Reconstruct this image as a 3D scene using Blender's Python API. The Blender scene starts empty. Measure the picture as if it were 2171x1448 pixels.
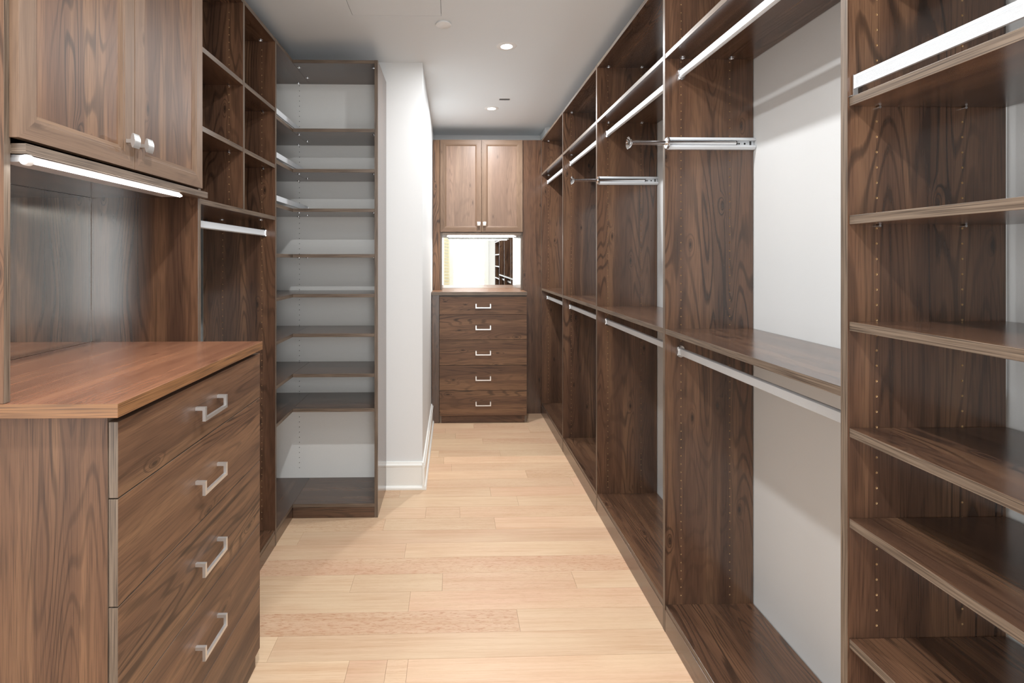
import bpy, bmesh, math, random
from mathutils import Vector
random.seed(7)
R = math.radians
scene = bpy.context.scene
col = scene.collection

# ---------------------------------------------------------------- camera, light, exposure
EYE = 1.454
cam_d = bpy.data.cameras.new('camera'); cam = bpy.data.objects.new('camera', cam_d); col.objects.link(cam)
cam.location = (0, 0, EYE); cam.rotation_euler = (R(90), 0, R(-1.2))
cam_d.sensor_width = 36; cam_d.lens = 1098 / 2171 * 36
cam_d.shift_x = (1085.5 - 984.0) / 2171; cam_d.shift_y = -(724 - 549) / 2171
cam_d.clip_start = 0.02
scene.camera = cam
scene.view_settings.view_transform = 'Standard'; scene.view_settings.look = 'None'
scene.view_settings.gamma = 1; scene.view_settings.use_curve_mapping = False
scene.view_settings.exposure = 0.10
world = bpy.data.worlds.new('world'); scene.world = world; world.use_nodes = True
world.node_tree.nodes['Background'].inputs[0].default_value = (0.8, 0.88, 1, 1)
world.node_tree.nodes['Background'].inputs[1].default_value = 0.5
CEIL = 2.699
DOWN = [(-0.12, -0.62), (-0.12, 0.53), (0.313, 1.78), (0.312, 3.024), (0.316, 4.278)]
DOWN_W = [7, 31, 15, 19, 22]
def area(name, loc, rot, sx, sy, power, color, shape='RECTANGLE', spread=180):
    l = bpy.data.lights.new(name, 'AREA'); l.shape = shape; l.size = sx
    if shape == 'RECTANGLE': l.size_y = sy
    l.energy = power; l.color = color; l.spread = R(spread)
    o = bpy.data.objects.new(name, l); o.location = loc; o.rotation_euler = rot; col.objects.link(o); return o
for (lx, ly), w in zip(DOWN, DOWN_W):
    area('downlight_lamp', (lx, ly, CEIL - 0.013), (0, 0, 0), 0.075, 0, w, (0.965, 0.985, 1.0), 'DISK')
# daylight from the room behind the open doorway, behind the camera
area('doorway_daylight', (0.345, -1.0, 1.08), (R(90), 0, 0), 0.66, 2.05, 32, (0.97, 0.985, 1))
# added soft fill from the left, set at an unseen, assumed window
area('left_fill_light', (-1.262, 0.10, 1.40), (R(90), 0, R(-90)), 1.10, 1.50, 9, (0.97, 0.985, 1))

# ---------------------------------------------------------------- materials
def nt(name):
    m = bpy.data.materials.new(name); m.use_nodes = True
    n = m.node_tree.nodes; l = m.node_tree.links
    return m, n, l, n['Principled BSDF']
def math_(n, l, op, a, b=None, clamp=False):
    x = n.new('ShaderNodeMath'); x.operation = op; x.use_clamp = clamp
    for i, v in enumerate((a, b)):
        if v is None: continue
        if isinstance(v, (int, float)): x.inputs[i].default_value = v
        else: l.new(v, x.inputs[i])
    return x.outputs[0]
def mixc(n, l, f, a, b, mode='MIX'):
    x = n.new('ShaderNodeMix'); x.data_type = 'RGBA'; x.blend_type = mode
    for sock, v in ((x.inputs[0], f), (x.inputs[6], a), (x.inputs[7], b)):
        if isinstance(v, (int, float)): sock.default_value = v
        elif isinstance(v, tuple): sock.default_value = (*v, 1)
        else: l.new(v, sock)
    return x.outputs[2]
def remap(n, l, v, a, b, c=0.0, d=1.0):
    x = n.new('ShaderNodeMapRange'); x.inputs[1].default_value = a; x.inputs[2].default_value = b
    x.inputs[3].default_value = c; x.inputs[4].default_value = d; l.new(v, x.inputs[0]); return x.outputs[0]
def stretched(n, l, vec, s, detail=2, rough=0.5, dist=0.0):
    mp = n.new('ShaderNodeMapping'); mp.inputs['Scale'].default_value = s; l.new(vec, mp.inputs[0])
    t = n.new('ShaderNodeTexNoise'); t.inputs['Scale'].default_value = 1; t.inputs['Detail'].default_value = detail
    t.inputs['Roughness'].default_value = rough; t.inputs['Distortion'].default_value = dist
    l.new(mp.outputs[0], t.inputs['Vector']); return t.outputs[0]

def walnut(name, light, mid, dark, line, rough=0.33, lines=0.8, streak=0.8, spec=0.5, coat=0.0):
    """wood-print melamine; UV: u across the grain, v along it, in metres"""
    m, n, l, b = nt(name)
    uv = n.new('ShaderNodeUVMap'); uv.uv_map = 'UVMap'; v = uv.outputs[0]
    vo = n.new('ShaderNodeTexVoronoi'); vo.voronoi_dimensions = '2D'; vo.inputs['Scale'].default_value = 1
    mp = n.new('ShaderNodeMapping'); mp.inputs['Scale'].default_value = (4.6, 1.7, 1); l.new(v, mp.inputs[0]); l.new(mp.outputs[0], vo.inputs['Vector'])
    knot = remap(n, l, vo.outputs['Distance'], 0.0, 0.12, 1, 0)
    knot2 = math_(n, l, 'POWER', knot, 2.0)
    F = stretched(n, l, v, (5.5, 0.62, 1), 2.0, 0.5, 0.3)
    F = math_(n, l, 'ADD', F, math_(n, l, 'MULTIPLY', knot2, 0.13))
    ph = math_(n, l, 'MULTIPLY', F, 165.0)
    jit = stretched(n, l, v, (70, 4, 1), 3, 0.6)
    ph = math_(n, l, 'ADD', ph, math_(n, l, 'MULTIPLY', jit, 2.4))
    s = math_(n, l, 'SINE', ph)
    ringl = remap(n, l, s, 0.30, 0.95)
    mask = remap(n, l, stretched(n, l, v, (7, 0.8, 1), 2), 0.42, 0.66)
    ringl = math_(n, l, 'MULTIPLY', ringl, math_(n, l, 'ADD', math_(n, l, 'MULTIPLY', mask, 0.75), 0.18))
    tone = stretched(n, l, v, (15, 0.55, 1), 3, 0.55, 0.2)
    c = mixc(n, l, remap(n, l, tone, 0.36, 0.56), dark, mid)
    c = mixc(n, l, remap(n, l, tone, 0.50, 0.70), c, light)
    hue = stretched(n, l, v, (5, 0.3, 1), 2)
    c = mixc(n, l, remap(n, l, hue, 0.38, 0.68, 0, 0.55), c, (light[0] * 0.92, light[1] * 0.84, light[2] * 0.84))
    fib = stretched(n, l, v, (420, 7, 1), 2, 0.6)
    c = mixc(n, l, math_(n, l, 'MULTIPLY', ringl, lines), c, line)
    c = mixc(n, l, remap(n, l, fib, 0.48, 0.72, 0, 0.55), c, line)
    ds = stretched(n, l, v, (26, 0.9, 1), 3, 0.7, 0.5)
    c = mixc(n, l, remap(n, l, ds, 0.60, 0.74, 0, streak), c, line)
    c = mixc(n, l, math_(n, l, 'MULTIPLY', remap(n, l, knot, 0.62, 0.92), 0.8), c, line)
    l.new(c, b.inputs['Base Color'])
    b.inputs['Roughness'].default_value = rough; b.inputs['Specular IOR Level'].default_value = spec
    b.inputs['Coat Weight'].default_value = coat; b.inputs['Coat Roughness'].default_value = 0.16
    return m
def edgeband(name, a, c_, line, rough=0.42):
    m, n, l, b = nt(name)
    uv = n.new('ShaderNodeUVMap'); uv.uv_map = 'UVMap'; v = uv.outputs[0]
    t = stretched(n, l, v, (260, 4.5, 1), 2, 0.6, 0.1); t2 = stretched(n, l, v, (430, 6, 1), 1)
    c = mixc(n, l, remap(n, l, t, 0.35, 0.62), a, c_)
    c = mixc(n, l, remap(n, l, t2, 0.50, 0.68, 0, 0.8), c, line)
    l.new(c, b.inputs['Base Color']); b.inputs['Roughness'].default_value = rough
    return m
def plain(name, color, rough=0.5, metal=0.0, spec=0.5, bump=0.0, bscale=300):
    m, n, l, b = nt(name)
    tc = n.new('ShaderNodeTexCoord')
    t = stretched(n, l, tc.outputs['Object'], (bscale,) * 3, 2)
    c = mixc(n, l, remap(n, l, t, 0.3, 0.7), tuple(x * 0.975 for x in color), color)
    l.new(c, b.inputs['Base Color'])
    b.inputs['Roughness'].default_value = rough; b.inputs['Metallic'].default_value = metal; b.inputs['Specular IOR Level'].default_value = spec
    if bump:
        bp = n.new('ShaderNodeBump'); bp.inputs['Strength'].default_value = bump; bp.inputs['Distance'].default_value = 0.0005
        l.new(t, bp.inputs['Height']); l.new(bp.outputs[0], b.inputs['Normal'])
    return m
def emit(name, color, s):
    m, n, l, b = nt(name); b.inputs['Base Color'].default_value = (0.8, 0.8, 0.8, 1)
    b.inputs['Emission Color'].default_value = (*color, 1); b.inputs['Emission Strength'].default_value = s; return m

WOOD = walnut('walnut_melamine', (0.172, 0.092, 0.050), (0.098, 0.050, 0.029), (0.058, 0.030, 0.019), (0.017, 0.0092, 0.0063), rough=0.24, spec=0.7, coat=0.32)
WOODF = walnut('walnut_front', (0.238, 0.131, 0.069), (0.143, 0.075, 0.042), (0.088, 0.045, 0.027), (0.021, 0.0115, 0.0075), rough=0.42, spec=0.32)
FRAME = walnut('walnut_door_frame', (0.230, 0.150, 0.098), (0.195, 0.122, 0.078), (0.150, 0.092, 0.058), (0.080, 0.048, 0.031), rough=0.45, lines=0.3, streak=0.3, spec=0.3)
FARP_GLARE = walnut('walnut_far_panel_glare', (0.270, 0.175, 0.118), (0.220, 0.136, 0.090), (0.165, 0.100, 0.066), (0.080, 0.048, 0.032), rough=0.4, lines=0.4, streak=0.3)  # glare on the far doors painted in as paler, low-contrast wood
COUNTER = walnut('walnut_counter', (0.330, 0.160, 0.090), (0.260, 0.118, 0.068), (0.190, 0.084, 0.050), (0.110, 0.046, 0.028), rough=0.24, lines=0.3, streak=0.25)
EDGE = edgeband('walnut_edge_band', (0.100, 0.069, 0.048), (0.185, 0.136, 0.098), (0.036, 0.024, 0.017))
CEDGE = edgeband('counter_edge_band', (0.175, 0.080, 0.030), (0.265, 0.125, 0.050), (0.065, 0.029, 0.013))
CHIP = plain('raw_particle_board', (0.62, 0.42, 0.22), 0.9)
WALL = plain('white_wall_paint', (0.745, 0.755, 0.752), 0.62, bump=0.15, bscale=500)
CEILM = plain('ceiling_paint', (0.80, 0.835, 0.855), 0.7)
TRIM = plain('trim_paint', (0.86, 0.86, 0.82), 0.3)
WHITEMEL = plain('white_melamine', (0.86, 0.855, 0.825), 0.45, bump=0.1)
CHROME = plain('chrome', (0.82, 0.83, 0.85), 0.12, 1.0)
SATIN = plain('satin_nickel', (0.72, 0.72, 0.71), 0.30, 0.85)
ALU = plain('anodised_aluminium', (0.80, 0.81, 0.83), 0.38, 0.75)
ALUW = plain('pale_aluminium', (0.72, 0.75, 0.78), 0.40, 0.2)
BLACK = plain('black_plastic', (0.02, 0.02, 0.02), 0.4)
WHITEP = plain('white_plastic', (0.85, 0.85, 0.84), 0.4)
LENS = emit('downlight_lens', (1, 0.97, 0.93), 14)
LEDM = emit('led_diffuser', (1, 0.95, 0.88), 9)
LEDM2 = emit('led_diffuser_far', (1, 0.95, 0.90), 12)
MIRROR = plain('mirror_silvering', (0.90, 0.93, 0.91), 0.015, 1.0)
GLASSEDGE = plain('mirror_glass_edge', (0.35, 0.48, 0.42), 0.2)
BLIND = plain('cream_slat_paint', (0.80, 0.76, 0.55), 0.5)
SUB = plain('subfloor_ply', (0.25, 0.15, 0.08), 0.9)

def floor_mat():
    m, n, l, b = nt('oak_plank')
    uv = n.new('ShaderNodeUVMap'); uv.uv_map = 'UVMap'; v = uv.outputs[0]
    def attr(nm):
        a = n.new('ShaderNodeAttribute'); a.attribute_type = 'OBJECT'; a.attribute_name = nm; return a.outputs['Fac']
    tone, fl, lite = attr('tone'), attr('fleck'), attr('lite')
    c = mixc(n, l, tone, (0.705, 0.510, 0.335), (0.685, 0.445, 0.300))
    g = stretched(n, l, v, (60, 1.6, 1), 4, 0.65, 0.4)
    c = mixc(n, l, remap(n, l, g, 0.42, 0.70, 0, 0.6), c, (0.55, 0.325, 0.18))
    f = stretched(n, l, v, (330, 9, 1), 3, 0.65)
    c = mixc(n, l, remap(n, l, f, 0.50, 0.72, 0, 0.45), c, (0.46, 0.26, 0.145))
    blot = stretched(n, l, v, (7, 1.6, 1), 2)
    c = mixc(n, l, remap(n, l, blot, 0.42, 0.66, 0, 0.45), c, (0.74, 0.56, 0.37))
    fk = stretched(n, l, v, (230, 30, 1), 3, 0.65, 0.8)
    c = mixc(n, l, math_(n, l, 'MULTIPLY', remap(n, l, fk, 0.53, 0.62), math_(n, l, 'MULTIPLY', fl, 0.75)), c, (0.46, 0.205, 0.10))
    hs = n.new('ShaderNodeHueSaturation'); l.new(c, hs.inputs['Color']); l.new(lite, hs.inputs['Value'])
    l.new(hs.outputs[0], b.inputs['Base Color'])
    b.inputs['Roughness'].default_value = 0.42; b.inputs['Specular IOR Level'].default_value = 0.4
    bp = n.new('ShaderNodeBump'); bp.inputs['Strength'].default_value = 0.15; bp.inputs['Distance'].default_value = 0.0005
    l.new(f, bp.inputs['Height']); l.new(bp.outputs[0], b.inputs['Normal'])
    return m
OAK = floor_mat()

# ---------------------------------------------------------------- builders
WPOS = {}
def wpos(o): return WPOS.get(o.name, Vector((0, 0, 0))) if o else Vector((0, 0, 0))
def tag(o, label=None, cat=None, group=None, kind=None):
    if label: o['label'] = label
    if cat: o['category'] = cat
    if group: o['group'] = group
    if kind: o['kind'] = kind
    return o
def thing(name, loc, label, cat, group=None):
    o = bpy.data.objects.new(name, None); o.empty_display_size = 0.05; col.objects.link(o)
    o.location = loc; WPOS[o.name] = Vector(loc); return tag(o, label, cat, group)

class MB:
    def __init__(s, mats=None, grain='z'):
        s.v, s.f, s.uv, s.mi = [], [], [], []
        s.mats = mats or [WOOD, EDGE]; s.grain = grain
        s.ou, s.ov = random.uniform(0, 40), random.uniform(0, 40)
    def poly(s, pts, mi=0, grain=None, ax=None):
        """pts 3-D; planar uv chosen from the grain axis"""
        pts = [Vector(p) for p in pts]
        nrm = Vector((0, 0, 0))
        for i in range(len(pts)):
            nrm += pts[i].cross(pts[(i + 1) % len(pts)])
        n = max(range(3), key=lambda i: abs(nrm[i]))
        g = 'xyz'.index(grain or s.grain)
        if g == n: g = (n + 1) % 3
        u = 3 - n - g
        i0 = len(s.v); s.v += [tuple(p) for p in pts]
        s.f.append(tuple(range(i0, i0 + len(pts)))); s.mi.append(mi)
        s.uv += [(p[u] + s.ou, p[g] + s.ov) for p in pts]
    def box(s, x0, x1, y0, y1, z0, z1, mi=0, emi=1, grain=None, skip=()):
        if x0 > x1: x0, x1 = x1, x0
        if y0 > y1: y0, y1 = y1, y0
        if z0 > z1: z0, z1 = z1, z0
        if emi is not None and emi >= len(s.mats): emi = mi
        d = (x1 - x0, y1 - y0, z1 - z0)
        F = {'-x': [(x0, y1, z0), (x0, y0, z0), (x0, y0, z1), (x0, y1, z1)], '+x': [(x1, y0, z0), (x1, y1, z0), (x1, y1, z1), (x1, y0, z1)],
             '-y': [(x0, y0, z0), (x1, y0, z0), (x1, y0, z1), (x0, y0, z1)], '+y': [(x1, y1, z0), (x0, y1, z0), (x0, y1, z1), (x1, y1, z1)],
             '-z': [(x0, y1, z0), (x1, y1, z0), (x1, y0, z0), (x0, y0, z0)], '+z': [(x0, y0, z1), (x1, y0, z1), (x1, y1, z1), (x0, y1, z1)]}
        for k, pts in F.items():
            if k in skip: continue
            a = 'xyz'.index(k[1]); rest = [i for i in range(3) if i != a]
            dims = [d[i] for i in rest]
            if emi is not None and min(dims) < 0.032:
                s.poly(pts, emi, 'xyz'[rest[0] if dims[0] > dims[1] else rest[1]])
            else: s.poly(pts, mi, grain)
        return s
    def hole_face(s, y, x0, x1, z0, z1, cols, zs, pitch=0.032, r=0.0025, depth=0.0065, hmi=2, mi=0):
        """the -y face of a panel at y, drilled with columns of peg holes"""
        q = lambda a, b, c, d: s.poly([(a, y, c), (b, y, c), (b, y, d), (a, y, d)], mi, 'z')
        h = pitch / 2; w = 0.008; cur = x0
        zs0 = [z for z in zs]
        for c in sorted(cols):
            q(cur, c - w, z0, z1); cur = c + w
            zc = z0
            for z in zs0:
                if z - h > zc + 1e-5: q(c - w, c + w, zc, z - h)
                zc = z + h
                o = [(c + r * math.cos(i * math.pi / 4 + math.pi / 4), z + r * math.sin(i * math.pi / 4 + math.pi / 4)) for i in range(8)]
                k = [(c + w, z + h), (c - w, z + h), (c - w, z - h), (c + w, z - h)]
                for i in range(4):
                    a, b_ = k[i], k[(i + 1) % 4]
                    pts = [a, b_, o[(2 * i + 2) % 8], o[2 * i + 1], o[2 * i]]
                    s.poly([(p[0], y, p[1]) for p in pts][::-1], mi, 'z')
                for i in range(8):
                    a, b_ = o[i], o[(i + 1) % 8]
                    s.poly([(a[0], y, a[1]), (b_[0], y, b_[1]), (b_[0], y + depth, b_[1]), (a[0], y + depth, a[1])], hmi)
                s.poly([(p[0], y + depth, p[1]) for p in o][::-1], hmi)
            if z1 > zc: q(c - w, c + w, zc, z1)
        q(cur, x1, z0, z1)
        return s
    def prism(s, prof, axis, a, b, mi=0):
        """extrude a closed profile (two other axes in order) along axis from a to b"""
        ax = 'xyz'.index(axis); oth = [i for i in range(3) if i != ax]
        def P(p, t):
            q = [0, 0, 0]; q[ax] = t; q[oth[0]] = p[0]; q[oth[1]] = p[1]; return tuple(q)
        N = len(prof)
        for i in range(N):
            s.poly([P(prof[i], a), P(prof[(i + 1) % N], a), P(prof[(i + 1) % N], b), P(prof[i], b)], mi, axis)
        s.poly([P(p, a) for p in prof][::-1], mi); s.poly([P(p, b) for p in prof], mi)
        return s
    def lathe(s, prof, c, axis='z', seg=24, mi=0):
        """prof = [(radius, height along axis)]"""
        ax = 'xyz'.index(axis); oth = [i for i in range(3) if i != ax]
        def P(r, h, t):
            q = [c[0], c[1], c[2]]; q[ax] += h; q[oth[0]] += r * math.cos(t); q[oth[1]] += r * math.sin(t); return tuple(q)
        for (r0, h0), (r1, h1) in zip(prof, prof[1:]):
            for i in range(seg):
                t0, t1 = 2 * math.pi * i / seg, 2 * math.pi * (i + 1) / seg
                pts = []
                for p in (P(r0, h0, t0), P(r0, h0, t1), P(r1, h1, t1), P(r1, h1, t0)):
                    if not pts or (Vector(p) - Vector(pts[-1])).length > 1e-7: pts.append(p)
                if len(pts) > 2 and (Vector(pts[0]) - Vector(pts[-1])).length < 1e-7: pts.pop()
                if len(pts) > 2: s.poly(pts, mi)
        return s
    def cyl(s, c, axis, r, L, seg=16, mi=0):
        return s.lathe([(0, 0), (r, 0), (r, L), (0, L)], c, axis, seg, mi)
    def build(s, name, parent=None, label=None, bevel=0.0, smooth=False, kind=None, origin=None, merge=True):
        vs = [Vector(p) for p in s.v]
        lo = Vector([min(p[i] for p in vs) for i in range(3)]); hi = Vector([max(p[i] for p in vs) for i in range(3)])
        c = Vector(origin) if origin else (lo + hi) / 2
        me = bpy.data.meshes.new(name)
        me.from_pydata([tuple(p - c) for p in vs], [], s.f)
        u = me.uv_layers.new(name='UVMap')
        for i, t in enumerate(s.uv): u.data[i].uv = t
        for m in s.mats: me.materials.append(m)
        for p, k in zip(me.polygons, s.mi): p.material_index = k
        bm = bmesh.new(); bm.from_mesh(me)
        if merge: bmesh.ops.remove_doubles(bm, verts=bm.verts, dist=1e-5)
        bmesh.ops.recalc_face_normals(bm, faces=bm.faces)
        bm.to_mesh(me); bm.free()
        o = bpy.data.objects.new(name, me); col.objects.link(o)
        o.location = c - wpos(parent); o.parent = parent; WPOS[o.name] = c
        if smooth:
            for p in me.polygons: p.use_smooth = True
            me.set_sharp_from_angle(angle=R(35))
        if bevel:
            md = o.modifiers.new('bevel', 'BEVEL'); md.width = bevel; md.segments = 2; md.limit_method = 'ANGLE'; md.harden_normals = False
        return tag(o, label, kind=kind)
def place(me, name, parent, pos, rot=(0, 0, 0), label=None):
    o = bpy.data.objects.new(name, me); col.objects.link(o); o.parent = parent
    o.location = Vector(pos) - wpos(parent); o.rotation_euler = rot; WPOS[o.name] = Vector(pos)
    return tag(o, label)
def proto_mesh(mb, smooth=True):
    o = mb.build('proto', origin=(0, 0, 0), smooth=smooth); me = o.data; bpy.data.objects.remove(o); return me
def board(name, parent, x0, x1, y0, y1, z0, z1, grain, mats=None, bevel=0.0007, label=None):
    return MB(mats, grain).box(x0, x1, y0, y1, z0, z1).build(name, parent, label, bevel)

T = 0.019
TOP = 2.572
# ---------------------------------------------------------------- the room shell
def wall(name, *b):
    return tag(MB([WALL]).box(*b, emi=None).build(name), kind='structure')
XR, XL, YB, YP = 1.176, -1.285, 5.205, 3.290
wall('wall_left', XL - 0.1, XL, -1.0, YP, 0, CEIL)
wall('wall_pillar', XL - 0.1, -0.195, YP, YB + 0.1, 0, CEIL)
wall('wall_far', -0.195, XR + 0.1, YB, YB + 0.1, 0, CEIL)
wall('wall_right', XR, XR + 0.1, -1.0, YB, 0, CEIL)
wall('wall_recess', 0.875, XR, 4.880, YB, 0, CEIL)
# wall behind the camera with an open doorway
m = MB([WALL]); m.box(XL - 0.1, 0.0, -1.1, -1.0, 0, CEIL, emi=None); m.box(0.69, XR + 0.1, -1.1, -1.0, 0, CEIL, emi=None); m.box(0.0, 0.69, -1.1, -1.0, 2.14, CEIL, emi=None)
tag(m.build('wall_near'), kind='structure')
m = MB([TRIM]); m.box(-0.085, 0.005, -1.0, -0.982, 0, 2.225, emi=None); m.box(0.685, 0.775, -1.0, -0.982, 0, 2.225, emi=None); m.box(0.005, 0.685, -1.0, -0.982, 2.135, 2.225, emi=None)
tag(m.build('door_1', bevel=0.003), kind='structure')
# assumed window trim, added around the left fill light outside the frame
m = MB([TRIM]); m.box(XL, XL + 0.018, -0.55, -0.46, 0.56, 2.24, emi=None); m.box(XL, XL + 0.018, 0.66, 0.75, 0.56, 2.24, emi=None); m.box(XL, XL + 0.018, -0.46, 0.66, 2.15, 2.24, emi=None); m.box(XL, XL + 0.018, -0.46, 0.66, 0.56, 0.65, emi=None)
tag(m.build('added_window_1', bevel=0.003), kind='structure')
# ceiling with a hatch opening and a slot opening
HX0, HX1, HY0, HY1 = -0.516, -0.060, 2.200, 2.656
SX0, SX1, SY0, SY1 = 0.356, 0.444, 4.012, 4.058
m = MB([CEILM, BLACK]); xs = sorted([XL - 0.1, XR + 0.1, HX0, HX1, SX0, SX1]); ys = sorted([-1.1, YB + 0.1, HY0, HY1, SY0, SY1])
for a, b in zip(xs, xs[1:]):
    for c, d in zip(ys, ys[1:]):
        cx, cy = (a + b) / 2, (c + d) / 2
        if (HX0 < cx < HX1 and HY0 < cy < HY1) or (SX0 < cx < SX1 and SY0 < cy < SY1): continue
        m.box(a, b, c, d, CEIL, CEIL + 0.012, emi=None)
m.box(XL - 0.1, XR + 0.1, -1.1, YB + 0.1, CEIL + 0.06, CEIL + 0.08, mi=1, emi=None)
tag(m.build('ceiling', merge=False), kind='structure')
# floor and its planks
fl = tag(MB([SUB]).box(XL - 0.1, XR + 0.1, -1.1, YB + 0.1, -0.04, -0.013, emi=None).build('floor'), kind='structure')
ROW = 0.1278; Y0 = 1.887
def jx(px, D): return (px - 961) * D / 1098
rows = {-1: [(863, 1.83), (818, 1.83), (736, 1.83)], 0: [(578, 1.93)], 1: [(1100, 2.07)], 2: [(868, 2.20)], 3: [(748, 2.33), (938, 2.34), (1217, 2.35)], 4: [(470, 2.47)],
        5: [(860, 2.6)], 6: [(640, 2.72), (1320, 2.72)], 7: [(816, 2.86), (1049, 2.86)], 8: [(903, 2.98), (975, 2.98)], 9: [(1098, 3.1)], 10: [(848, 3.22), (1040, 3.22)]}
spec = {(1, 0): (0.75, 0.93, 0.9), (4, 1): (1.0, 0.97, 0.8), (2, 1): (0.95, 1.0, 0.25), (2, 0): (0.15, 0.95, 0.1), (3, 0): (0.1, 0.97, 0.1), (3, 1): (0.05, 0.95, 0.2), (3, 2): (0.8, 0.97, 0.4),
        (0, 1): (0.3, 0.95, 0.05), (0, 0): (0.1, 1.05, 0.0), (-1, 3): (0.7, 1.03, 0.1), (-1, 0): (0.1, 1.04, 0.0), (5, 0): (0.7, 0.98, 0.1), (5, 1): (0.25, 1.02, 0.1), (6, 0): (0.1, 0.99, 0.0)}
for k in range(-22, 26):
    ya, yb = Y0 + ROW * k, Y0 + ROW * (k + 1)
    if ya < -1.02: continue
    if yb > 5.19: break
    if k in rows: cuts = sorted(jx(*q) for q in rows[k])
    else:
        cuts = []; x = XL + random.uniform(0.2, 1.0)
        while x < XR - 0.15: cuts.append(x); x += random.uniform(0.45, 1.3)
    ed = [XL + 0.012] + cuts + [XR - 0.012]
    for i, (a, b) in enumerate(zip(ed, ed[1:])):
        e = 0.0004; dr = random.uniform(0, 0.0004)
        sk = math.tan(R(0.5))
        q = MB([OAK, OAK], 'x')
        zt, zb = -dr, -0.0128
        bl = [(a + e, ya + e + sk * a), (b - e, ya + e + sk * b), (b - e, yb - e + sk * b), (a + e, yb - e + sk * a)]
        q.poly([(x, y, zt) for x, y in bl]); q.poly([(x, y, zb) for x, y in bl][::-1])
        for j in range(4):
            p, r_ = bl[j], bl[(j + 1) % 4]
            q.poly([(p[0], p[1], zb), (r_[0], r_[1], zb), (r_[0], r_[1], zt), (p[0], p[1], zt)])
        o = q.build('floor_plank', fl)
        t, li, fk = spec.get((k, i), (random.uniform(0.1, 0.9), random.uniform(0.91, 1.05), random.choice([0, 0, 0.1, 0.3, 0.6])))
        o['tone'] = float(t); o['lite'] = float(li); o['fleck'] = float(fk)
# baseboards on the pillar: stepped profile with a shoe moulding
def base_prof(s=1):
    return [(0, 0), (0.026, 0), (0.026, 0.012), (0.020, 0.022), (0.015, 0.023), (0.015, 0.140), (0.019, 0.146), (0.019, 0.154), (0.012, 0.160), (0.009, 0.171), (0, 0.172)]
m = MB([TRIM]); m.prism([(YP - p, z) for p, z in base_prof()], 'x', -0.424, -0.195 + 0.001)
tag(m.build('baseboard_pillar_front', bevel=0.0008), kind='structure')
m = MB([TRIM]); m.prism([(-0.195 + p, z) for p, z in base_prof()], 'y', YP - 0.026, 4.59)
tag(m.build('baseboard_pillar_side', bevel=0.0008), kind='structure')

# ---------------------------------------------------------------- shared small hardware meshes
def handle_mesh():
    m = MB([SATIN, SATIN]); L = 0.136; t = 0.009
    for sx in (-1, 1):
        a, b = sorted((sx * L / 2, sx * (L / 2 - t)))
        m.box(a, b, -0.027, 0, 0.010, 0.019, emi=None)
        m.box(a, b, -0.027, -0.019, -0.019, 0.010, emi=None)
    m.box(-L / 2 + t, L / 2 - t, -0.027, -0.019, -0.019, -0.010, emi=None)
    return proto_mesh(m, False)
HANDLE = handle_mesh()
def knob_mesh():
    m = MB([SATIN]); m.box(-0.005, 0.005, -0.016, 0, -0.005, 0.005, emi=None)
    n = 8; f = [(-0.024 - 0.0045 * (1 - (2 * i / n - 1) ** 2), -0.019 + 0.038 * i / n) for i in range(n + 1)]
    bk = [(-0.021 + 0.004 * (1 - (2 * i / n - 1) ** 2) , 0.019 - 0.038 * i / n) for i in range(n + 1)]
    m.prism(f + bk, 'x', -0.0135, 0.0135)
    return proto_mesh(m)
KNOB = knob_mesh()
def cam_mesh():
    m = MB([CHROME, WOOD]); m.lathe([(0.0105, 0), (0.0105, -0.0022), (0.0082, -0.0028), (0.0078, -0.0014), (0, -0.0014)], (0, 0, 0), 'z', 16)
    m.box(-0.005, 0.005, -0.0009, 0.0009, -0.0026, -0.0012, emi=None); m.box(-0.0009, 0.0009, -0.005, 0.005, -0.0026, -0.0012, emi=None)
    return proto_mesh(m)
CAM = cam_mesh()
def cup_mesh():
    hw = [(0.0035, 0.0225), (0.0085, 0.0205), (0.0128, 0.0165), (0.0132, 0.013), (0.0112, 0.006), (0.0106, 0.0), (0.0112, -0.006), (0.0132, -0.013), (0.0128, -0.0165), (0.0085, -0.0205), (0.0035, -0.0225)]
    prof = [(x, z) for x, z in hw] + [(-x, z) for x, z in hw[::-1]]
    m = MB([CHROME]); m.prism(prof, 'y', 0, 0.005)
    m.prism([(x * 0.86, z * 0.90) for x, z in prof], 'y', 0.005, 0.012)
    return proto_mesh(m)
CUP = cup_mesh()
def rod(parent, x, z, ya, yb):
    s, h, w = 0.0035, 0.0115, 0.0082
    arc = [(-w + 2 * w * i / 6, h + s * (1 - (2 * i / 6 - 1) ** 2)) for i in range(7)]
    prof = [(x + a, z + b) for a, b in arc] + [(x - a, z - b) for a, b in arc]
    r = MB([ALUW]).prism(prof, 'y', ya, yb).build('hanging_rod', parent, 'pale aluminium hanging rod', smooth=True)
    for y, a in ((ya + 0.0001, 0), (yb - 0.0001, 180)): place(CUP, 'end_cup', r, (x, y, z), (0, 0, R(a)), 'chrome end cup')
    return r
def cams(parent, xs, ys, z):
    for x in xs:
        for y in ys: place(CAM, 'cam_fitting', parent, (x, y, z))
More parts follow.
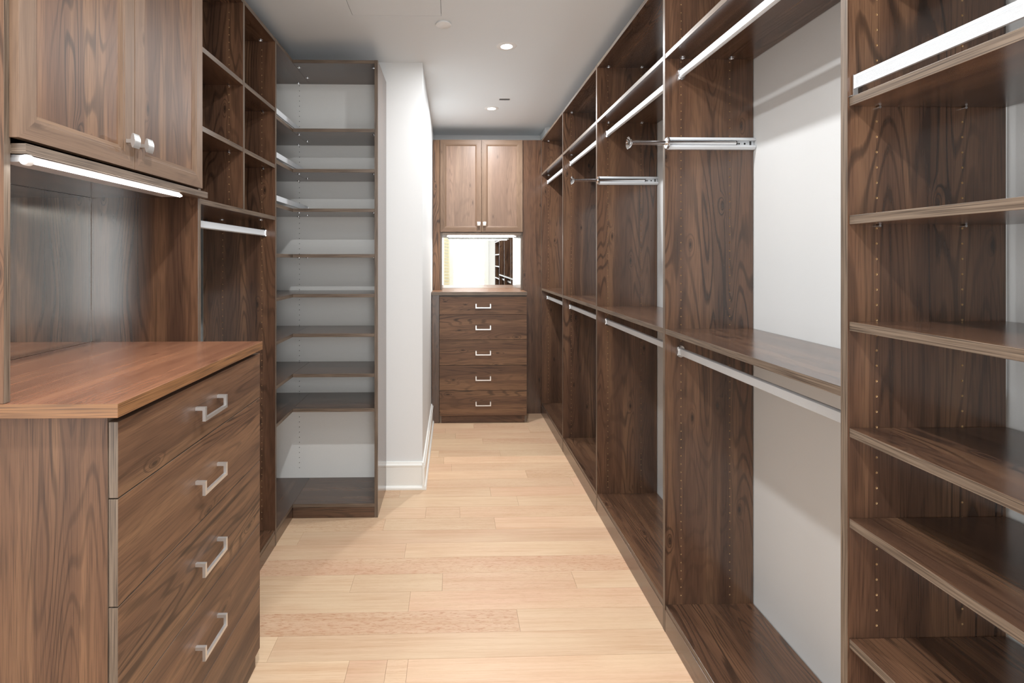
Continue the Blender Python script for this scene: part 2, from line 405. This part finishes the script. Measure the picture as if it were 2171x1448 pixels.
def fence(parent, x, ya, yb, z, bracket=True):
    """ribbed aluminium shoe fence above a shelf whose top is at z"""
    n = 8; z0, z1 = z + 0.017, z + 0.045
    prof = [(x - 0.003, z0), (x - 0.003, z0 + 0.004)]
    for i in range(n):
        a = z0 + 0.004 + 0.015 * i / n; d = 0.015 / n
        prof += [(x - 0.0022, a + d * 0.5), (x - 0.003, a + d)]
    prof += [(x - 0.003, z0 + 0.0205), (x - 0.0018, z0 + 0.0212), (x - 0.003, z0 + 0.022), (x - 0.003, z1), (x + 0.003, z1), (x + 0.003, z0)]
    f = MB([ALUW]).prism(prof, 'y', ya, yb).build('shoe_fence', parent, 'ribbed aluminium shoe fence')
    for y in (ya, yb):
        sg = 1 if y == ya else -1
        b = MB([CHROME, CHROME]); b.box(x - 0.005, x + 0.005, y - sg * 0.003, y + sg * 0.0, z + 0.002, z1 + 0.001, emi=None); b.box(x - 0.012, x + 0.012, y - sg * 0.008, y + sg * 0.004, z, z + 0.002, emi=None)
        b.build('fence_bracket', f, bevel=0.0005)
    return f

HOLES = [0.142 + 0.032 * i for i in range(76)]
def drilled(name, parent, x0, x1, y0, y1, z0, z1, cols, lo=None, hi=None, bevel=0, label=None):
    lo = lo or z0 + 0.05; hi = hi or z1 - 0.04
    zs = [z for z in HOLES if lo < z < hi]
    m = MB([WOOD, EDGE, CHIP], 'z'); m.box(x0, x1, y0, y1, z0, z1, skip=('-y',)); m.hole_face(y0, x0, x1, z0, z1, cols, zs)
    return m.build(name, parent, label)

# ---------------------------------------------------------------- right-hand run
XF = 0.825; XBK = 1.172
PAN = [1.067, 2.002, 2.958, 3.881, 4.820]
RC = (XF + 0.063, XBK - 0.092)
blabel = ['nearest open walnut hanging bay, beside the tall shoe tower, with extended valet rod',
          'second open walnut hanging bay from the shoe tower, with valet rod on its far panel',
          'third open walnut hanging bay from the shoe tower, without a valet rod',
          'farthest narrow-looking walnut hanging bay, beside the far corner filler panel']
def valet(parent, y, z, x0=0.826, x1=1.174, xe=0.677):
    """telescopic valet rod screwed to the near face (y) of a panel"""
    d = 0.017
    up = [(y, z + 0.0235), (y - 0.010, z + 0.0230), (y - d, z + 0.016), (y - d, z + 0.0115), (y - 0.006, z + 0.0115), (y - 0.002, z + 0.0105), (y - 0.002, z - 0.0065), (y - 0.006, z - 0.0075),
          (y - d, z - 0.0075), (y - d - 0.001, z - 0.015), (y - 0.010, z - 0.0230), (y, z - 0.0235)]
    m = MB([ALUW]); m.prism(up, 'x', x0 + 0.006, x1)
    v = m.build('valet_rod', parent, 'extended chrome valet rod in an aluminium housing', smooth=True)
    xr = x0 + 0.27
    MB([CHROME]).lathe([(0, 0), (0.0085, 0), (0.0085, xr - xe - 0.008), (0, xr - xe - 0.008)], (xe + 0.008, y - 0.012, z + 0.001), 'x', 20).build('sliding_rod', v, smooth=True)
    MB([BLACK]).cyl((xr, y - 0.012, z + 0.001), 'x', 0.0088, 0.003).build('rod_stop', v, 'black plastic stop')
    MB([CHROME]).lathe([(0.009, -0.002), (0.020, -0.002), (0.0235, 0.001), (0.0235, 0.005), (0.009, 0.006)], (x0, y - 0.012, z), 'x', 28).build('collar', v, smooth=True)
    MB([CHROME]).lathe([(0, 0.006), (0.010, 0.004), (0.018, -0.001), (0.023, -0.007), (0.0238, -0.0062), (0.019, 0.002), (0.011, 0.0075), (0, 0.009)], (xe + 0.005, y - 0.012, z), 'x', 28).build('end_disc', v, smooth=True)
    s = MB([BLACK])
    for dx, w in ((0.058, 1), (0.066 + 0.0, 1), (0.036, 1.5)):
        s.cyl((x1 - dx, y - 0.0026, z + 0.001), 'y', 0.0032 * w ** 0.5, 0.0007, 12)
    s.box(x1 - 0.017, x1 - 0.011, y - 0.004, y - 0.0022, z - 0.006, z + 0.010, emi=None)
    s.build('screw_hole', v, kind='stuff')
for i in range(4):
    y0, y1 = PAN[i] + T, PAN[i + 1]
    b = thing('hanging_bay', (XF, (y0 + y1) / 2, 0), blabel[i], 'closet unit', 'walnut hanging bays along the right wall')
    drilled('side_panel', b, XF, XBK, y1, y1 + T, 0, TOP, RC, 0.125)
    g = 0.0004
    board('top_board', b, XF + 0.001, XBK, y0 + g, y1 - g, TOP - T, TOP - 0.0005, 'y')
    sa = board('shelf', b, XF + 0.001, XBK, y0 + g, y1 - g, 2.234, 2.253, 'y')
    sb = board('shelf', b, XF + 0.001, XBK, y0 + g, y1 - g, 1.161, 1.182, 'y')
    dk = board('deck', b, XF + 0.0025, XBK, y0 + g, y1 - g, 0.088, 0.107, 'y')
    board('toe_kick', b, XF + 0.0005, XF + T, y0 + g, y1 - g, 0.0005, 0.0875, 'y', [WOOD, WOOD])
    cams(b, RC, (y1 - 0.014, y0 + 0.014), TOP - T); cams(b, RC, (y1 - 0.014, y0 + 0.014), 2.234)
    rod(b, 0.888, 2.174, y0, y1); rod(b, 0.885, 1.094, y0, y1)
    if i < 2: valet(b, y1, 1.903)
# tall shoe tower at the right edge of the frame
t = thing('shoe_tower', (XF, 0.6, 0), 'tall open walnut shelf tower filling the right edge, with adjustable shelves and shoe fence', 'shelf unit')
Ya, Yb = 0.150, PAN[0]
drilled('side_panel', t, XF, 1.164, Yb, Yb + T, 0, TOP, (XF + 0.062, 1.164 - 0.094), 0.125)
board('side_panel', t, XF, 1.164, Ya - T, Ya, 0, TOP, 'z')
board('top_board', t, XF + 0.001, 1.164, Ya, Yb, TOP - T, TOP, 'y'); board('deck', t, XF + 0.002, 1.164, Ya, Yb, 0.088, 0.107, 'y'); board('toe_kick', t, XF + 0.0005, XF + T, Ya, Yb, 0.0005, 0.0875, 'y', [WOOD, WOOD])
for z in (0.430, 0.660, 0.912, 1.1006, 1.323, 1.545, 1.792, 2.085):
    board('shelf', t, XF + 0.003, 1.162, Ya + 0.001, Yb - 0.001, z - T, z, 'y')
    for px in (XF + 0.062, 1.070):
        MB([CHROME]).cyl((px, Yb - 0.009, z - T - 0.003), 'y', 0.0028, 0.010, 10).build('shelf_pin', t)
fence(t, XF + 0.013, Ya + 0.02, Yb - 0.006, 1.792)
# filler panel in the far right corner
MB([WOOD, EDGE], 'z').box(0.654, 0.840, 4.857, 4.876, 0, TOP).build('p')
o = bpy.data.objects['p']; o.name = 'filler_panel'; tag(o, 'narrow full-height walnut filler panel between far drawers and right-hand hanging bays', 'panel')

# ---------------------------------------------------------------- doors
def door(parent, mp, a0, a1, z0, z1, gr, knob_pos, knob_rot, pm=None):
    """mp(a, z, d) -> world; shaker frame with mitred corners, stepped inner edge"""
    m = MB([FRAME, FRAME], 'z'); W = 0.057; rings = [(0, -T), (0, 0), (0.041, 0), (0.0425, -0.0016), (0.047, -0.0016), (W, -0.0085)]
    def rect(r, d): return [mp(a0 + r, z0 + r, d), mp(a1 - r, z0 + r, d), mp(a1 - r, z1 - r, d), mp(a0 + r, z1 - r, d)]
    for (r0, d0), (r1, d1) in zip(rings, rings[1:]):
        A, B = rect(r0, d0), rect(r1, d1)
        for k in range(4):
            m.poly([A[k], A[(k + 1) % 4], B[(k + 1) % 4], B[k]], 1 if r1 == 0 else 0, gr if k in (0, 2) else 'z')
    m.poly(rect(0, -T)[::-1], 0, 'z')
    dr = m.build('door', parent, bevel=0.0006)
    p = MB([pm or WOODF], 'z'); r = W - 0.001; q = rect(r, -0.0086); q2 = rect(r, -0.014)
    p.poly(q); p.poly(q2[::-1])
    for k in range(4): p.poly([q[k], q2[k], q2[(k + 1) % 4], q[(k + 1) % 4]])
    p.build('door_panel', dr)
    place(KNOB, 'knob', dr, knob_pos, knob_rot, 'satin nickel knob with a curved square face')
    return dr

# ---------------------------------------------------------------- near left dresser
ZS = [1.120, 0.961, 0.7376, 0.514, 0.2904, 0.0668]
d = thing('dresser', (-0.97, 1.47, 0), 'large walnut chest of drawers in the left foreground with satin drop pulls', 'dresser')
board('side_panel', d, -1.270, -0.7095, 1.078, 1.097, 0, 1.1335, 'z', [WOODF, EDGE])
board('side_panel', d, -1.270, -0.7095, 1.827, 1.846, 0, 1.1335, 'z')
board('back_panel', d, -1.270, -1.258, 1.097, 1.827, 0.06, 1.1335, 'z')
board('bottom_board', d, -1.258, -0.722, 1.097, 1.827, 0.062, 0.080, 'y')
board('toe_kick', d, -0.722, -0.705, 1.097, 1.8605, 0.0005, 0.062, 'y', [WOODF, WOODF])
board('top_rail', d, -0.80, -0.712, 1.097, 1.827, 1.112, 1.131, 'y')
for k in range(5):
    f = MB([WOODF, EDGE], 'y').box(-0.708, -0.689, 1.079, 1.8605, ZS[k + 1] + 0.0013, ZS[k] - 0.0013).build('drawer_front', d, bevel=0.0008)
    zc = [1.0385, 0.840, 0.6205, 0.397, 0.174][k]
    place(HANDLE, 'handle', f, (-0.689, 1.466, zc), (0, 0, R(90)), 'satin nickel drop pull')
    bx = MB([WHITEMEL]); bx.box(-1.20, -0.7085, 1.11, 1.815, ZS[k + 1] + 0.03, ZS[k] - 0.03, emi=None); bx.build('drawer_box', f)
o = MB([COUNTER, CEDGE], 'y').box(-1.270, -0.674, 1.055, 1.8460, 1.134, 1.163).build('countertop', bevel=0.0012)
tag(o, 'reddish walnut countertop on the left foreground dresser', 'countertop')

# near hutch cabinet above it
h = thing('wall_cabinet', (-1.08, 1.46, 1.1635), 'large two-door walnut cabinet hanging over the left foreground dresser', 'cabinet')
board('side_panel', h, -1.268, -0.900, 1.056, 1.072, 1.1635, TOP, 'z', [WOODF, EDGE])
s = MB([WOOD, EDGE], 'y'); s.box(-1.268, -0.9005, 1.0725, 1.8465, 1.669, 1.689); s.box(-0.9005, -0.871, 1.074, 1.857, 1.669, 1.690)
s.build('bottom_shelf', h, bevel=0.0006)
board('top_board', h, -1.268, -0.902, 1.0725, 1.8465, TOP - T, TOP, 'y')
board('back_panel', h, -1.276, -1.2685, 1.0725, 1.8465, 1.69, TOP, 'z')
mpn = lambda a, z, dd: (-0.880 + dd, a, z)
door(h, mpn, 1.067, 1.4485, 1.7007, 2.566, 'y', (-0.880, 1.417, 1.772), (0, 0, R(90)))
door(h, mpn, 1.4515, 1.837, 1.7007, 2.566, 'y', (-0.880, 1.480, 1.772), (0, 0, R(90)))
def mirror(name, label, *b, edge=None):
    m = MB([MIRROR, GLASSEDGE]); m.box(*b, emi=1); return tag(m.build(name), label, 'mirror')
mirror('wall_mirror', 'frameless mirror behind the left foreground countertop, reflecting walnut', -1.278, -1.272, 1.0735, 1.8455, 1.1635, 1.6685)
def ledbar(label, pos, L, axis, out, mat, lampw):
    """slim LED bar: aluminium housing, round diffuser facing outwards, end caps"""
    t = thing('cabinet_light', pos, label, 'light')
    x, y, z = pos
    if axis == 'y':
        MB([ALU]).box(x - 0.060, x - 0.002, y - L / 2, y + L / 2, z - 0.004, z + 0.011, emi=None).build('housing', t, bevel=0.001)
        MB([mat]).lathe([(0, 0), (0.0055, 0.001), (0.0055, L - 0.012), (0.002, L)], (x, y - L / 2 + 0.006, z), 'y', 16).build('diffuser', t, smooth=True)
        MB([WHITEP]).lathe([(0, -0.004), (0.010, -0.004), (0.0115, 0), (0.0115, 0.009), (0, 0.009)], (x - 0.001, y - L / 2 - 0.001, z), 'y', 20).build('end_cap', t, 'white plastic end cap', smooth=True)
        area('bar_lamp', (x + 0.002, y, z - 0.0095), (0, 0, 0), 0.012, L * 0.95, lampw, (1, 0.88, 0.74))
    else:
        MB([ALU]).box(x - L / 2, x + L / 2, y, y + 0.05, z - 0.004, z + 0.013, emi=None).build('housing', t, bevel=0.001)
        MB([mat]).lathe([(0.002, 0), (0.009, 0.02), (0.009, L - 0.02), (0.002, L)], (x - L / 2, y - 0.002, z), 'x', 16).build('diffuser', t, smooth=True)
        MB([WHITEP]).box(x + L / 2 + 0.002, x + L / 2 + 0.012, y, y + 0.03, z - 0.006, z + 0.010, emi=None).build('end_cap', t, 'white plastic end cap')
        area('bar_lamp', (x, y + 0.01, z - 0.012), (0, 0, 0), L * 0.95, 0.014, lampw, (1, 0.92, 0.84))
    return t
ledbar('lit slim LED bar under the left foreground cabinet', (-0.873, 1.378, 1.6565), 0.60, 'y', 1, LEDM, 1.1)

# ---------------------------------------------------------------- left hanging and cubby unit
XFL = -0.900; XBL = -1.260
LC = (XFL - 0.067, XBL + 0.097)
u = thing('cubby_unit', (-1.08, 2.25, 0), 'walnut unit left of the corner shelves with six open cubbies above one hanging rod', 'closet unit')
board('side_panel', u, -1.2715, XFL, 1.847, 1.866, 0, TOP, 'z')
drilled('side_panel', u, XBL, XFL, 2.637, 2.656, 0, TOP, LC, 0.10)
drilled('divider', u, XBL, XFL - 0.001, 2.239, 2.258, 1.6695, TOP - T, (XFL - 0.060, XBL + 0.10), 1.69)
board('top_board', u, XBL, XFL - 0.001, 1.8665, 2.6365, TOP - T, TOP, 'y')
board('hanging_shelf', u, XBL, XFL - 0.0005, 1.8665, 2.6365, 1.650, 1.669, 'y')
for ya, yb in ((1.867, 2.2385), (2.2585, 2.6365)):
    for z in (1.932, 2.218):
        board('cubby_shelf', u, XBL, XFL - 0.0015, ya, yb, z - T, z, 'y')
        for px in (XFL - 0.062,): MB([CHROME]).cyl((px, yb - 0.009, z - T - 0.003), 'y', 0.003, 0.010, 10).build('shelf_pin', u)
board('deck', u, XBL, XFL - 0.002, 1.8665, 2.6365, 0.064, 0.083, 'y')
board('toe_kick', u, XFL - T, XFL - 0.0005, 1.8665, 2.6365, 0.0005, 0.0635, 'y', [WOOD, WOOD])
rod(u, -0.957, 1.585, 1.866, 2.637)
cams(u, (XFL - 0.067, XBL + 0.1), (2.622,), 1.650); cams(u, (XFL - 0.067,), (2.622, 1.9), TOP - T)

# ---------------------------------------------------------------- corner shelves
c = thing('corner_shelf_unit', (-0.84, 3.09, 0), 'tall L-shaped corner unit with eight walnut shelves on a white back', 'shelf unit')
XS = -0.443; YF = 2.922; YW = 3.276
board('side_panel', c, XS, XS + T, YF, YW + 0.010, 0, TOP, 'z')
bpz = [z for z in HOLES if 0.13 < z < TOP - 0.03]
m = MB([WHITEMEL, WHITEMEL, BLACK], 'z'); m.box(-1.262, XS - 0.0005, YW, YW + 0.009, 0.0, TOP - 0.001, skip=('-y',)); m.hole_face(YW, -1.262, XS - 0.0005, 0.0, TOP - 0.001, (-0.967,), bpz, depth=0.005)
m.build('back_panel', c, 'white back panel with one column of peg holes')
m = MB([WHITEMEL, WHITEMEL]); m.box(-1.271, -1.262, 2.6565, YW + 0.009, 0, TOP - 0.001); m.build('back_panel', c, 'white back panel along the left wall')
SH = [2.186, 1.9595, 1.737, 1.481, 1.257, 1.0345, 0.809, 0.614]
def Lshelf(nm, z, cam_=True):
    a = MB([WOOD, EDGE], 'y'); a.box(-1.2615, XFL - 0.0005, 2.6565, YW - 0.0005, z - T, z); a.build(nm, c, bevel=0.0006)
    b = MB([WOOD, EDGE], 'x'); b.box(XFL + 0.0005, XS - 0.0005, YF + 0.001, YW - 0.0005, z - T, z); b.build(nm, c, bevel=0.0006)
    if cam_:
        cams(c, (XFL + 0.016,), (2.99, 3.16), z - T); cams(c, (XS - 0.014,), (2.99,), z - T); cams(c, (-0.967,), (YW - 0.016,), z - T)
for z in SH: Lshelf('shelf', z)
Lshelf('top_board', TOP - 0.0005); Lshelf('deck', 0.079, False)
for z in SH[:3]: fence(c, XFL - 0.013, 2.664, YW - 0.008, z)
board('toe_kick', c, XFL - 0.0005, XFL - T, 2.6565, YF + 0.018, 0.0005, 0.0595, 'y', [WOOD, WOOD])
board('toe_kick', c, XFL + 0.0005, XS - 0.0005, YF, YF + 0.018, 0.0005, 0.0595, 'x', [WOOD, WOOD])

# ---------------------------------------------------------------- far dresser, counter, cabinet
d = thing('dresser', (0.26, 4.88, 0), 'walnut chest of five drawers against the far end wall below a mirror', 'dresser')
YD = 4.576
board('side_panel', d, -0.123, -0.104, YD + 0.020, 5.19, 0, 1.1335, 'z'); board('side_panel', d, 0.634, 0.653, YD + 0.020, 5.19, 0, 1.1335, 'z')
board('filler_strip', d, -0.190, -0.1245, YD + 0.012, YD + 0.031, 0, 1.1335, 'z')
board('toe_kick', d, -0.104, 0.634, YD + 0.016, YD + 0.034, 0.0005, 0.062, 'x', [WOODF, WOODF])
board('top_rail', d, -0.104, 0.634, YD + 0.022, YD + 0.1, 1.112, 1.131, 'x'); board('back_panel', d, -0.104, 0.634, 5.18, 5.19, 0.06, 1.13, 'z')
for k in range(5):
    f = MB([WOODF, EDGE], 'x').box(-0.1215, 0.651, YD, YD + T, ZS[k + 1] + 0.0015, ZS[k] - 0.0015).build('drawer_front', d, bevel=0.0008)
    place(HANDLE, 'handle', f, (0.264, YD, [1.0385, 0.848, 0.6245, 0.401, 0.1775][k]), label='satin nickel drop pull')
    bx = MB([WHITEMEL]); bx.box(-0.09, 0.62, YD + T + 0.0002, 5.1, ZS[k + 1] + 0.03, ZS[k] - 0.03, emi=None); bx.build('drawer_box', f)
o = MB([WOODF, EDGE], 'x').box(-0.192, 0.6535, YD - 0.012, 5.200, 1.134, 1.163).build('countertop', bevel=0.0012)
tag(o, 'walnut countertop on the far chest of drawers, lit by the LED bar', 'countertop')
h = thing('wall_cabinet', (0.26, 5.0, 1.1635), 'smaller two-door walnut cabinet on the far end wall above the mirror', 'cabinet')
YH = 4.840
board('side_panel', h, -0.1225, -0.1035, YH + 0.020, 5.195, 1.1635, 2.569, 'z'); board('side_panel', h, 0.634, 0.653, YH + 0.020, 5.195, 1.1635, 2.569, 'z')
board('filler_strip', h, -0.191, -0.1235, YH + 0.012, YH + 0.031, 1.1635, 2.569, 'z', [WOODF, EDGE])
s = MB([WOODF, EDGE], 'x'); s.box(-0.103, 0.6335, YH + 0.005, 5.195, 1.680, 1.700); s.build('bottom_shelf', h)
board('top_board', h, -0.103, 0.6335, YH + 0.020, 5.195, 2.550, 2.569, 'x')
mpf = lambda a, z, dd: (a, YH - dd, z)
door(h, mpf, -0.1215, 0.2625, 1.706, 2.5685, 'x', (0.238, YH, 1.780), (0, 0, 0), FARP_GLARE)
door(h, mpf, 0.2660, 0.6500, 1.706, 2.5685, 'x', (0.291, YH, 1.780), (0, 0, 0), FARP_GLARE)
mirror('wall_mirror', 'frameless mirror above the far countertop, reflecting a bright doorway', -0.103, 0.6335, 5.186, 5.193, 1.1640, 1.6795)
ledbar('lit slim LED bar under the far end cabinet', (0.262, 4.868, 1.666), 0.64, 'x', 1, LEDM2, 7.0)

# ---------------------------------------------------------------- ceiling fittings
dl = ['recessed ceiling downlight behind the doorway side of the room', 'recessed ceiling downlight above the camera', 'recessed ceiling downlight over the nearest hanging bay',
      'recessed ceiling downlight between the white pillar and the hanging bays', 'recessed ceiling downlight nearest the far cabinet']
for (x, y), lb in zip(DOWN, dl):
    t = thing('recessed_downlight', (x, y, CEIL), lb, 'ceiling light', 'recessed downlights in a line along the ceiling')
    MB([WHITEP]).lathe([(0.034, 0.0), (0.034, -0.0035), (0.052, -0.0045), (0.060, -0.0005), (0.060, 0.0)], (x, y, CEIL), 'z', 40).build('trim_ring', t, smooth=True)
    MB([LENS]).lathe([(0.034, -0.003), (0.025, -0.006), (0.0, -0.0075)], (x, y, CEIL), 'z', 40).build('lens', t, smooth=True)
m = MB([WHITEP]); m.lathe([(0.036, 0), (0.036, -0.006), (0.0415, -0.0065), (0.0415, -0.009), (0.039, -0.0105), (0, -0.0115)], (-0.052, 2.741, CEIL), 'z', 40)
tag(m.build('ceiling_cover', smooth=True), 'small round white blanking cover on the ceiling beside the access hatch', 'cover plate')
m = MB([CEILM]); m.box(HX0 + 0.002, HX1 - 0.002, HY0 + 0.002, HY1 - 0.002, CEIL - 0.0005, CEIL + 0.012, emi=None)
tag(m.build('access_hatch', bevel=0.001), 'flush square white access hatch in the ceiling', 'hatch')
m = MB([ALU, BLACK]); g = 0.004
m.box(SX0, SX1, SY0, SY0 + g, CEIL - 0.001, CEIL + 0.012, emi=None); m.box(SX0, SX1, SY1 - g, SY1, CEIL - 0.001, CEIL + 0.012, emi=None); m.box(SX0, SX0 + g, SY0 + g, SY1 - g, CEIL - 0.001, CEIL + 0.012, emi=None); m.box(SX1 - g, SX1, SY0 + g, SY1 - g, CEIL - 0.001, CEIL + 0.012, emi=None)
m.box(SX0 + g, SX1 - g, (SY0 + SY1) / 2 - 0.002, (SY0 + SY1) / 2 + 0.002, CEIL + 0.002, CEIL + 0.010, mi=1, emi=None)
tag(m.build('slot_vent'), 'small dark rectangular slot in the ceiling near the farthest downlight', 'vent')

# louvred shutter leaf standing by the doorway behind the camera (seen only in the far mirror)
t = thing('louvred_shutter', (-0.16, -0.93, 0), 'cream louvred shutter leaf beside the bright doorway, seen in the far mirror', 'shutter')
MB([BLIND]).box(-0.205, -0.190, -0.945, -0.915, 0.004, 2.13, emi=None).build('stile', t); MB([BLIND]).box(-0.100, -0.085, -0.945, -0.915, 0.004, 2.13, emi=None).build('stile', t)
for i in range(30):
    z = 0.05 + i * 0.069
    m = MB([BLIND]); m.prism([(-0.942, z), (-0.938, z - 0.003), (-0.918, z + 0.050), (-0.922, z + 0.053)], 'x', -0.190, -0.100); m.build('slat', t)
